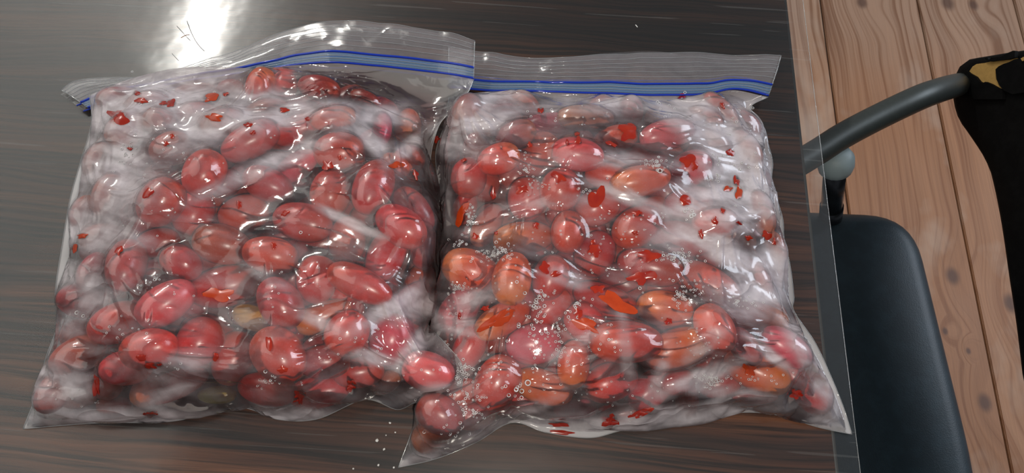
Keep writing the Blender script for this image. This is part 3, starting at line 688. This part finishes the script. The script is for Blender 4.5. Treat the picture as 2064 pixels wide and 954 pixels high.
class FilmLookup:
    """nearest film vertex under a pixel, refined on the film's own surface"""
    def __init__(s, X):
        s.X = X.reshape(-1, 3); s.n = X.shape[1]; a, b = to_px(s.X)
        s.px, s.py = a, b; s.cell = 8; s.d = {}
        for i, (u, v) in enumerate(zip((a // s.cell).astype(int), (b // s.cell).astype(int))): s.d.setdefault((u, v), []).append(i)
    def at(s, px, py, k=4):
        u, v = int(px // s.cell), int(py // s.cell); c = []
        for i in (-1, 0, 1):
            for j in (-1, 0, 1): c += s.d.get((u + i, v + j), [])
        if len(c) < 4: return None
        c = np.array(c); d = np.hypot(s.px[c] - px, s.py[c] - py); o = np.argsort(d)[:k]; w_ = 1 / (d[o] + 0.3)
        z = float((s.X[c[o], 2] * w_).sum() / w_.sum()); return atz(px, py, z)

def torus_template():
    V = []; Fc = []; a, b = 8, 4
    for i in range(a):
        t_ = 2 * PI * i / a
        for j in range(b):
            p_ = 2 * PI * j / b + PI / 4; r = 1 + 0.24 * math.cos(p_); V.append((r * math.cos(t_), r * math.sin(t_), 0.32 * math.sin(p_)))
    for i in range(a):
        for j in range(b): Fc.append((i * b + j, ((i + 1) % a) * b + j, ((i + 1) % a) * b + (j + 1) % b, i * b + (j + 1) % b))
    return np.array(V), np.array(Fc)
TV, TF = torus_template()

def tomato_mesh():
    nu, nv = 20, 14; V = []; Fc = []
    for j in range(nv + 1):
        th = PI * j / nv; x = math.cos(th); r = math.sin(th) ** 0.86
        r *= 1 + 0.05 * x; xx = x
        if j == 0: xx = 0.88
        if j == 1: xx = 0.965
        for i in range(nu):
            ph = 2 * PI * i / nu; V.append((xx, r * math.cos(ph), r * math.sin(ph)))
    for j in range(nv):
        for i in range(nu): Fc.append((j * nu + i, (j + 1) * nu + i, (j + 1) * nu + (i + 1) % nu, j * nu + (i + 1) % nu))
    return V, Fc
TMV, TMF = tomato_mesh()
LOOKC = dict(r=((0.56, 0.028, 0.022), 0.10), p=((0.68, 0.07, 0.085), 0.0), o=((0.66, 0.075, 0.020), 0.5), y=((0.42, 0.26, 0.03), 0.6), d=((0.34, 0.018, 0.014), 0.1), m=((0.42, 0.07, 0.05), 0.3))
LOOKW = dict(r='red', p='pinkish red', o='orange-tinged', y='yellowish', d='dark red', m='frost-veiled')
ORD = ['first', 'second', 'third', 'fourth', 'fifth', 'sixth', 'seventh', 'eighth', 'ninth', 'tenth', 'eleventh', 'twelfth', 'thirteenth', 'fourteenth']

def make_tomatoes(items, side, rgs):
    tops = [q for q in items if q['top']]
    ys = sorted(q['py'] for q in tops); nrow = 8; y0, y1 = ys[0], ys[-1] + 1
    rows = {}
    for q in tops: rows.setdefault(int((q['py'] - y0) / (y1 - y0) * nrow), []).append(q)
    for r in rows.values(): r.sort(key=lambda q: q['px'])
    for ri, r in rows.items():
        for k, q in enumerate(r):
            rw = 'top row' if ri == 0 else ('bottom row' if ri == nrow - 1 else ORD[ri] + ' row down')
            pl = 'leftmost' if k == 0 else ('rightmost' if k == len(r) - 1 else ORD[k] + ' from left')
            q['label'] = f"{LOOKW[q['look']]} plum tomato in the {side} bag, {pl} in the {rw}"
    for q in items:
        me = D.meshes.new('plum_tomato')
        V = [(x * q['l'], y * q['r'], z * q['r']) for (x, y, z) in TMV]
        me.from_pydata(V, [], TMF); me.polygons.foreach_set('use_smooth', [True] * len(me.polygons)); me.materials.append(M['tom'])
        o = D.objects.new('plum_tomato', me); COL.objects.link(o)
        c, s = math.cos(q['yaw']), math.sin(q['yaw']); cp, sp = math.cos(q['pitch']), math.sin(q['pitch'])
        mm = Matrix(((c * cp, -s, -c * sp, q['P'][0]), (s * cp, c, -s * sp, q['P'][1]), (sp, 0, cp, q['P'][2]), (0, 0, 0, 1)))
        if rgs.random() < 0.5: mm = mm @ Matrix.Rotation(PI, 4, 'Z')
        o.matrix_world = mm
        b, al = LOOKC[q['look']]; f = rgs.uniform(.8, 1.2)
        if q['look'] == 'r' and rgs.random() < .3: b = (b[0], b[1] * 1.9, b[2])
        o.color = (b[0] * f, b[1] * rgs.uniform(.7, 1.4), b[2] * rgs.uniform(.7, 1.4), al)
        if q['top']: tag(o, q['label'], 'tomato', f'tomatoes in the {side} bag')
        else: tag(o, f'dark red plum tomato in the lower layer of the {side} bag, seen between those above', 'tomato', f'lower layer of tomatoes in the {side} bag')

def strip_surface(name_label, A, B, n, bag, back=False, seed=0, lift=0.0, clip=None):
    """lip of the bag from the lower zip line A to the mouth edge B, with both zip ridges and the moulded ribs"""
    A = catmull(A, n); B = catmull(B, n); rg = np.random.default_rng(seed)
    ts = np.linspace(0, 1, 15)
    und = smooth_noise((15, n), 11, seed) - 0.5; und2 = smooth_noise((15, n), 4, seed + 1) - 0.5
    G = np.zeros((15, n, 3))
    for j, t_ in enumerate(ts):
        G[j] = A * (1 - t_) + B * t_
        G[j, :, 2] += lift + (und[j] * 0.006 + und2[j] * 0.0016) * (0.3 + t_) + 0.0015 * math.sin(t_ * PI)
    G[..., 2] = np.maximum(G[..., 2], ZT + (0.0005 if back else 0.0014))
    V = G.reshape(-1, 3); Fc = [(j * n + i, j * n + i + 1, (j + 1) * n + i + 1, (j + 1) * n + i) for j in range(14) for i in range(n - 1)]
    o = mesh_obj('back_lip' if back else 'front_lip', V, Fc, M['strip'], bag)
    at = o.data.attributes.new('fog', 'FLOAT', 'POINT'); at.data.foreach_set('value', [0.05 if back else 0.18] * len(V))
    def line(t_, dz=0.0):
        f = t_ * 14; j = min(int(f), 13); a = f - j; L = G[j] * (1 - a) + G[j + 1] * a; L = L.copy(); L[:, 2] += dz; return L
    tube('zip_line', line(0.0, .0004), .00075 if not back else .0005, M['blue'], bag, 6)
    tube('zip_line', line(0.24, .0004), .00085 if not back else .0005, M['blue'], bag, 6)
    if not back:
        g0 = line(0.03, .0005); g1 = line(0.21, .0005)
        Vt = np.vstack([g0, g1]); mesh_obj('zip_track', Vt, [(i, i + 1, n + i + 1, n + i) for i in range(n - 1)], M['track'], bag)
        for q in (0.09, 0.15): tube('zip_ridge', line(q, .0007), .00022, M['rib'], bag, 5)
        for q in (0.40, 0.52, 0.63, 0.74, 0.86, 1.0): tube('rib', line(q, .0002), .00020, M['rib'], bag, 5)
        for i_ in (0, n - 1): tube('side_seam', G[:, i_] + np.array([0, 0, .0002]), .00035, M['seam'], bag, 5)
    return G

def build_bag(side, spec, LST, fogs, juice, bubs, zipA, zipB, seed, label, slack, backoff):
    items = layout(LST, spec, seed)
    X, gap, hm = make_film(spec, items, seed, slack)
    bag = empty('zip_bag', label, 'bag')
    px, py = to_px(X.reshape(-1, 3))
    n = X.shape[1]
    reg = region(px, py, fogs).reshape(X.shape[:2])
    g = np.clip((gap - 0.0008) / 0.006, 0, 1); g = g * g * (3 - 2 * g)
    PXg = px.reshape(n, n); PYg = py.reshape(n, n)
    streak = np.array([mn.fractal(Vector((a * 0.011 + b * 0.004, b * 0.030 - a * 0.008, seed)), 1.0, 2.0, 4) for a, b in zip(px, py)]).reshape(n, n)
    st = np.clip(0.5 + streak * 1.1, 0, 1)
    fog = 0.035 + 0.10 * st + reg * (0.26 + 0.34 * reg + 0.26 * g) * (0.60 + 0.55 * st) + 0.05 * g * st
    clearz = np.clip((py.reshape(n, n) * 0 + 1), 0, 1)
    if side == 'left':     # unfrosted pocket of clear film just under the zip
        d = ((PXg - 760) / 190) ** 2 + ((PYg - 175) / 34) ** 2; fog *= np.clip(d - 0.35, 0.06, 1)
        d = ((PXg - 880) / 60) ** 2 + ((PYg - 200) / 40) ** 2; fog *= np.clip(d - 0.2, 0.12, 1)
    for (cx, cy, rx, ry, an, c_) in juice:
        if rx > 0:
            d = ((PXg - cx) / (rx * 1.2 + 2)) ** 2 + ((PYg - cy) / (ry * 1.2 + 2)) ** 2; fog *= np.clip(d, 0.05, 1)
    fog = np.clip(fog, 0.0, 0.88)
    idx = np.arange(n * n).reshape(n, n)
    Fc = np.stack([idx[:-1, :-1], idx[1:, :-1], idx[1:, 1:], idx[:-1, 1:]], -1).reshape(-1, 4)
    o = mesh_obj('front_film', X.reshape(-1, 3), Fc, M['film'], bag)
    at = o.data.attributes.new('fog', 'FLOAT', 'POINT'); at.data.foreach_set('value', fog.reshape(-1).astype(np.float32))
    Gb = coons(spec, 60, 60); k = np.linspace(0, 1, 60); t_ = np.minimum(np.minimum(k, 1 - k)[None], np.minimum(k, 1 - k)[:, None]); tw_ = np.clip((t_ - .03) / .05, 0, 1); t_ = np.clip(t_ / .05, 0, 1)
    Gb[..., 2] = Gb[..., 2] * (1 - t_) + (ZT + 0.0002) * t_
    idb = np.arange(3600).reshape(60, 60); Fb = np.stack([idb[:-1, :-1], idb[1:, :-1], idb[1:, 1:], idb[:-1, 1:]], -1).reshape(-1, 4)
    ob = mesh_obj('back_film', Gb.reshape(-1, 3), Fb, M['wet'], bag)
    at = ob.data.attributes.new('fog', 'FLOAT', 'POINT'); at.data.foreach_set('value', np.clip(1.0 - tw_, 0, 1).reshape(-1).astype(np.float32))
    for kk in 'LRB':
        P = bnd(spec, kk, 120); P[:, 2] += 0.0002
        tube('side_seam' if kk != 'B' else 'bottom_seam', P, .00028, M['seam'], bag, 5)
    if zipA is not None:
        strip_surface('', w3(zipA, .708), w3(zipB, .712), 90, bag, False, seed)
        dx, dz = backoff
        A2 = w3([(a[0] + dx, a[1] + dz, .7035) for a in zipA], .7035); B2 = w3([(b[0] + dx, b[1] + 4, .7040) for b in zipB], .704)
        strip_surface('', A2, B2, 90, bag, True, seed + 3)
    fl_ = FilmLookup(X)
    for i, (cx, cy, rx, ry, an, c_) in enumerate(juice):
        if rx <= 0: continue
        pts, Fj = blob(None, cx, cy, rx, ry, an, seed * 100 + i); V = []; ok = True
        for (a, b, hh) in pts:
            P = fl_.at(a, b)
            if P is None: ok = False; break
            V.append((P[0], P[1], P[2] + 0.00015 + 0.0004 * hh))
        if not ok: continue
        j = mesh_obj('juice_splash', V, Fj, M['juice'], bag); j.color = ((0.26, 0.008, 0.004, 1) if c_ == 'r' else (0.40, 0.040, 0.004, 1))
    rg = np.random.default_rng(seed + 40); Vb = []; Fb2 = []; nb = 0
    for (cx, cy, sx, sy, cnt, rad) in bubs:
        for _ in range(max(1, int(cnt * .8))):
            a = cx + rg.normal() * sx * 0.55; b = cy + rg.normal() * sy * 0.55; r = rad * rg.uniform(.35, .85) * (1.0 if cnt > 1 else 1.0)
            P = fl_.at(a, b)
            if P is None: continue
            k_ = depth(P) / FPX * r
            Vb.append(TV * k_ + P + np.array([0, 0, 0.0002])); Fb2.append(TF + nb); nb += len(TV)
    bo = mesh_obj('bubbles', np.vstack(Vb), np.vstack(Fb2), M['bubble'], bag); bo['kind'] = 'stuff'
    make_tomatoes(items, side, random.Random(seed))
    return items

build_bag('right', RB, RT, FOGR, JUICE_R, BUB_R,
    [(905,178,.708),(960,180,.710),(1030,184,.712),(1120,186,.714),(1250,190,.714),(1330,191,.714),(1420,189,.713),(1480,179,.714),(1548,194,.712)],
    [(905,100,.708),(957,107,.710),(1040,113,.712),(1150,115,.713),(1230,106,.714),(1330,104,.714),(1450,105,.713),(1520,112,.714),(1572,116,.715)],
    31, 'clear frosted zip bag of tomatoes nearest the table edge, brighter white on its right', (-0.014, -0.014), (-4, -6))
build_bag('left', LB, LT, FOGL, JUICE_L, BUB_L,
    [(176,216,.706),(235,196,.706),(300,180,.708),(400,160,.711),(520,142,.714),(600,130,.716),(700,128,.720),(800,136,.719),(880,146,.720),(955,160,.722)],
    [(125,183,.704),(165,162,.705),(300,152,.708),(400,121,.714),(500,94,.716),(580,66,.718),(660,46,.722),(750,46,.724),(850,60,.724),(915,70,.726),(957,83,.728)],
    11, 'clear zip bag of frozen tomatoes under the pale reflection, farther from the table edge', (-0.014, -0.014), (-6, 10))

# ------------------------------------------------------------ ice crumbs on the table cover
for i, (a, b, r) in enumerate([(817,818,.0007),(786,853,.0007),(797,872,.0006),(760,888,.0011),(774,906,.0008),(763,938,.0007),(712,945,.0006),(794,943,.0006),(705,790,.0005),(778,878,.0004)]):
    P = atz(a, b, ZT + r * .6); bm = bmesh.new(); bmesh.ops.create_icosphere(bm, subdivisions=1, radius=r)
    for v in bm.verts: v.co *= random.uniform(.7, 1.2)
    for v in bm.verts: v.co.z *= .7; v.co += Vector(P)
    o = bm_obj('ice_crumb', bm, M['ice'], None, smooth=False)
    tag(o, 'tiny white ice crumb on the table in front of the gap between the bags', 'ice crumb', 'ice crumbs on the table')

# ------------------------------------------------------------ chair
ch = empty('chair', 'dark navy armchair with grey tube arm and torn black backrest, beside the table', 'chair')
def slab(name, poly, z0, z1, rr, mat, parent, puff=0.0):
    """rounded cushion from a plan outline"""
    poly = np.array(poly); c = poly.mean(0); V = []; Fc = []; n = len(poly); lev = []
    for k in range(7): an = PI / 2 * k / 6; lev.append((z0 + rr * (1 - math.sin(an)) if False else z0 + rr - rr * math.cos(an), rr * (1 - math.sin(an))))
    for k in range(7): an = PI / 2 * k / 6; lev.append((z1 - rr + rr * math.sin(an), rr * (1 - math.cos(an))))
    nr = np.roll(poly, -1, 0) - np.roll(poly, 1, 0); nr = np.stack([nr[:, 1], -nr[:, 0]], 1); nr /= np.linalg.norm(nr, axis=1)[:, None]
    for (z, ins) in lev:
        for p, q in zip(poly, nr): V.append((p[0] - q[0] * ins, p[1] - q[1] * ins, z))
    L = len(lev)
    for f in (0.85, 0.6, 0.3):
        for p, q in zip(poly, nr):
            b = p - q * rr; P = c + (b - c) * f; V.append((P[0], P[1], z1 + puff * (1 - f ** 2)))
    V.append((c[0], c[1], z1 + puff)); L += 3
    for j in range(L - 1):
        for i in range(n): Fc.append((j * n + i, j * n + (i + 1) % n, (j + 1) * n + (i + 1) % n, (j + 1) * n + i))
    top = len(V) - 1
    for i in range(n): Fc.append(((L - 1) * n + i, (L - 1) * n + (i + 1) % n, top))
    Fc.append(tuple(range(n))[::-1])
    return mesh_obj(name, V, Fc, mat, parent)
# seat plan (counter-clockwise): far edge, rounded far-right corner, right side, beyond the frame, under the table
def rpoly(corners, seg=8):
    out = []; n = len(corners)
    for i, (x, y, r) in enumerate(corners):
        p = Vector((x, y)); a = (Vector(corners[i - 1][:2]) - p).normalized(); b = (Vector(corners[(i + 1) % n][:2]) - p).normalized()
        for k in range(seg + 1):
            t_ = k / seg; q = (p + a * r) * (1 - t_) ** 2 + p * 2 * t_ * (1 - t_) + (p + b * r) * t_ ** 2; out.append((q.x, q.y))
    return out
seatpoly = rpoly([(0.430, -0.15, 0.06), (0.430, 0.12, 0.02), (0.414, 0.355, 0.052), (0.20, 0.349, 0.02), (0.02, 0.337, 0.07), (0.0, -0.15, 0.06)])
slab('seat', seatpoly, 0.395, 0.462, 0.024, M['seat'], ch, 0.006)
box('seat_pan', (0.04, -0.02, 0.380), (0.375, 0.32, 0.396), M['post'], ch, 0.003)
arm = [(1480,420,.600),(1560,358,.600),(1600,335,.600),(1650,305,.600),(1700,273,.600),(1770,236,.600),(1850,198,.600),(1890,183,.588),(1920,174,.562),(1945,167,.505),(1985,157,.465)]
P = w3(arm, .6); P2 = np.vstack([P, [P[-1] + (.06, .004, .0)]])
tube('armrest_tube', catmull(P2, 60), 0.0112, M['tube'], ch, 20)
# far-side arm beyond the frame mirrors the near one
P3 = P2.copy(); P3[:, 1] = 0.20 - P3[:, 1]; tube('armrest_tube', catmull(P3, 40), 0.0112, M['tube'], ch, 16)
A0 = atz(1687, 306, .588); A1 = atz(1683, 346, .565); A2 = atz(1674, 440, .455); A3 = np.array([A2[0] + 0.012, A2[1] + 0.014, 0.40])
tube('arm_joint', [A0 + (A1 - A0) * k for k in (0.0, .3, .6, .85, 1.0)], [.0105, .0148, .0155, .0142, .0108], M['joint'], ch, 20)
tube('arm_post', [A1, A1 + (A2 - A1) * .8], [.0098, .0100], M['post'], ch, 18)
tube('post_sleeve', [A1 + (A2 - A1) * .72, A2, A3], [.0112, .0112, .0112], M['post'], ch, 18)
for px_, py_, f in ((1683, 357, .06), (1676, 404, .60), (1674, 416, .74)):
    Pc = A1 + (A2 - A1) * f; dd = (CAM - Pc); dd /= np.linalg.norm(dd)
    bm = bmesh.new(); bmesh.ops.create_uvsphere(bm, u_segments=10, v_segments=6, radius=.0022)
    for v in bm.verts: v.co += Vector(Pc + dd * .0108)
    bm_obj('screw', bm, M['screw'], ch)
for lx, ly in ((0.05, 0.30), (0.37, 0.30), (0.05, -0.02), (0.37, -0.02)):
    tube('leg', [(lx, ly, 0.385), (lx + (0.04 if lx > .2 else -.04), ly + (0.03 if ly > .1 else -.03), 0.0)], 0.011, M['post'], ch, 12)
tube('back_support', [(0.36, -0.03, 0.40), (0.44, -0.03, 0.42), (0.475, -0.03, 0.50), (0.49, -0.03, 0.6)], 0.012, M['post'], ch, 12)
# backrest: outline in (y, z) on a reclining, gently curved face
def bx(y, z): return 0.447 + 0.20 * (z - 0.51) - 0.10 * max(0, abs(y - 0.2) - 0.16) ** 1 + 0.0
outl_px = [(2230,70),(2150,88),(2100,98),(2046,106),(2010,112),(1980,117),(1956,124),(1942,142),(1935,168),(1935,195),(1945,235),(1970,272),(2000,318),(2018,365),(2031,425),(2042,490),(2052,560),(2066,650),(2080,760)]
bo_ = []
for (a, b) in outl_px:
    x = 0.45
    for _ in range(6): Q = atx(a, b, x); x = bx(Q[1], Q[2])
    bo_.append((Q[1], Q[2]))
bo_ = catmull(np.array(bo_), 40).tolist()
bo_ += [(0.10, 0.520), (0.02, 0.520), (-0.03, 0.550), (-0.045, 0.62), (-0.045, 0.82), (-0.01, 0.865), (0.10, 0.875), (0.25, 0.875), (0.33, 0.865), (0.375, 0.82), (0.395, 0.75)]
yz = np.array(bo_); dns = catmull(np.vstack([yz, yz[:1]]), 150)[:-1]; cc = np.array([0.21, 0.69]); V = []; Fc = []; n = len(dns)
rgn = [(0.030, 1.0, 0.0), (0.030, 1.0, 0.004)]
lev = [(0.024, 0.93), (0.024, 0.975), (0.012, 0.995), (0.0, 1.0), (-0.006, 0.997), (-0.010, 0.985), (-0.012, 0.96), (-0.013, 0.85), (-0.014, 0.6), (-0.015, 0.3)]
for (dx, s) in lev:
    for q in dns:
        y, z = cc + (q - cc) * s; V.append((bx(y, z) + dx, y, z))
V.append((bx(*cc) - 0.015, cc[0], cc[1]))
for j in range(len(lev) - 1):
    for i in range(n): Fc.append((j * n + i, j * n + (i + 1) % n, (j + 1) * n + (i + 1) % n, (j + 1) * n + i))
for i in range(n): Fc.append(((len(lev) - 1) * n + i, (len(lev) - 1) * n + (i + 1) % n, len(V) - 1))
Fc.append(tuple(range(n))[::-1])
back = mesh_obj('backrest', V, Fc, M['back'], ch)
def patch(name, pxs, off, thick, mat, parent):
    V = []
    for (a, b) in pxs:
        x = 0.45
        for _ in range(6): Q = atx(a, b, x); x = bx(Q[1], Q[2]) - off
        V.append((x, Q[1], Q[2]))
    n = len(V); V += [(v[0] + thick, v[1], v[2]) for v in V]
    bm = bmesh.new(); vs = [bm.verts.new(v) for v in V]
    f = bm.faces.new(vs[:n]); bm.faces.new(vs[n:][::-1])
    for i in range(n): bm.faces.new((vs[i], vs[i + n], vs[(i + 1) % n + n], vs[(i + 1) % n]))
    bmesh.ops.triangulate(bm, faces=bm.faces[:]); bmesh.ops.recalc_face_normals(bm, faces=bm.faces[:])
    return bm_obj(name, bm, mat, parent, smooth=False)
foam = patch('foam_padding', [(1952,146),(1960,134),(1968,129),(1985,127),(2000,123),(2022,121),(2040,118),(2046,117),(2044,121),(2032,127),(2018,133),(2010,138),(2006,146),(2006,158),(2008,166),(2014,174),(2019,180),(2012,177),(2004,172),(1994,168),(1986,165),(1980,167),(1972,163),(1964,154)], 0.015, 0.010, M['foam'], ch)
foam['label'] = 'yellowed foam showing through the tear'
patch('torn_flap', [(1984,117),(1990,116),(1992,120),(2004,116),(2018,114),(2030,107),(2042,102),(2046,103),(2045,116),(2030,120),(2012,122),(1996,124),(1986,121)], 0.018, 0.003, M['back'], ch)
patch('torn_flap', [(2006,140),(2012,134),(2022,129),(2034,125),(2044,120),(2062,116),(2075,116),(2075,185),(2040,190),(2022,182),(2014,172),(2008,160)], 0.018, 0.004, M['back'], ch)
patch('torn_flap', [(1943,150),(1948,143),(1952,147),(1966,155),(1973,164),(1980,168),(1986,165),(1996,169),(2012,178),(2020,182),(2020,200),(1960,200),(1942,170)], 0.0175, 0.003, M['back'], ch)
f2 = patch('foam_padding', [(2057,118),(2062,115),(2075,113),(2075,121),(2064,122),(2060,123)], 0.020, 0.002, M['foam'], ch)
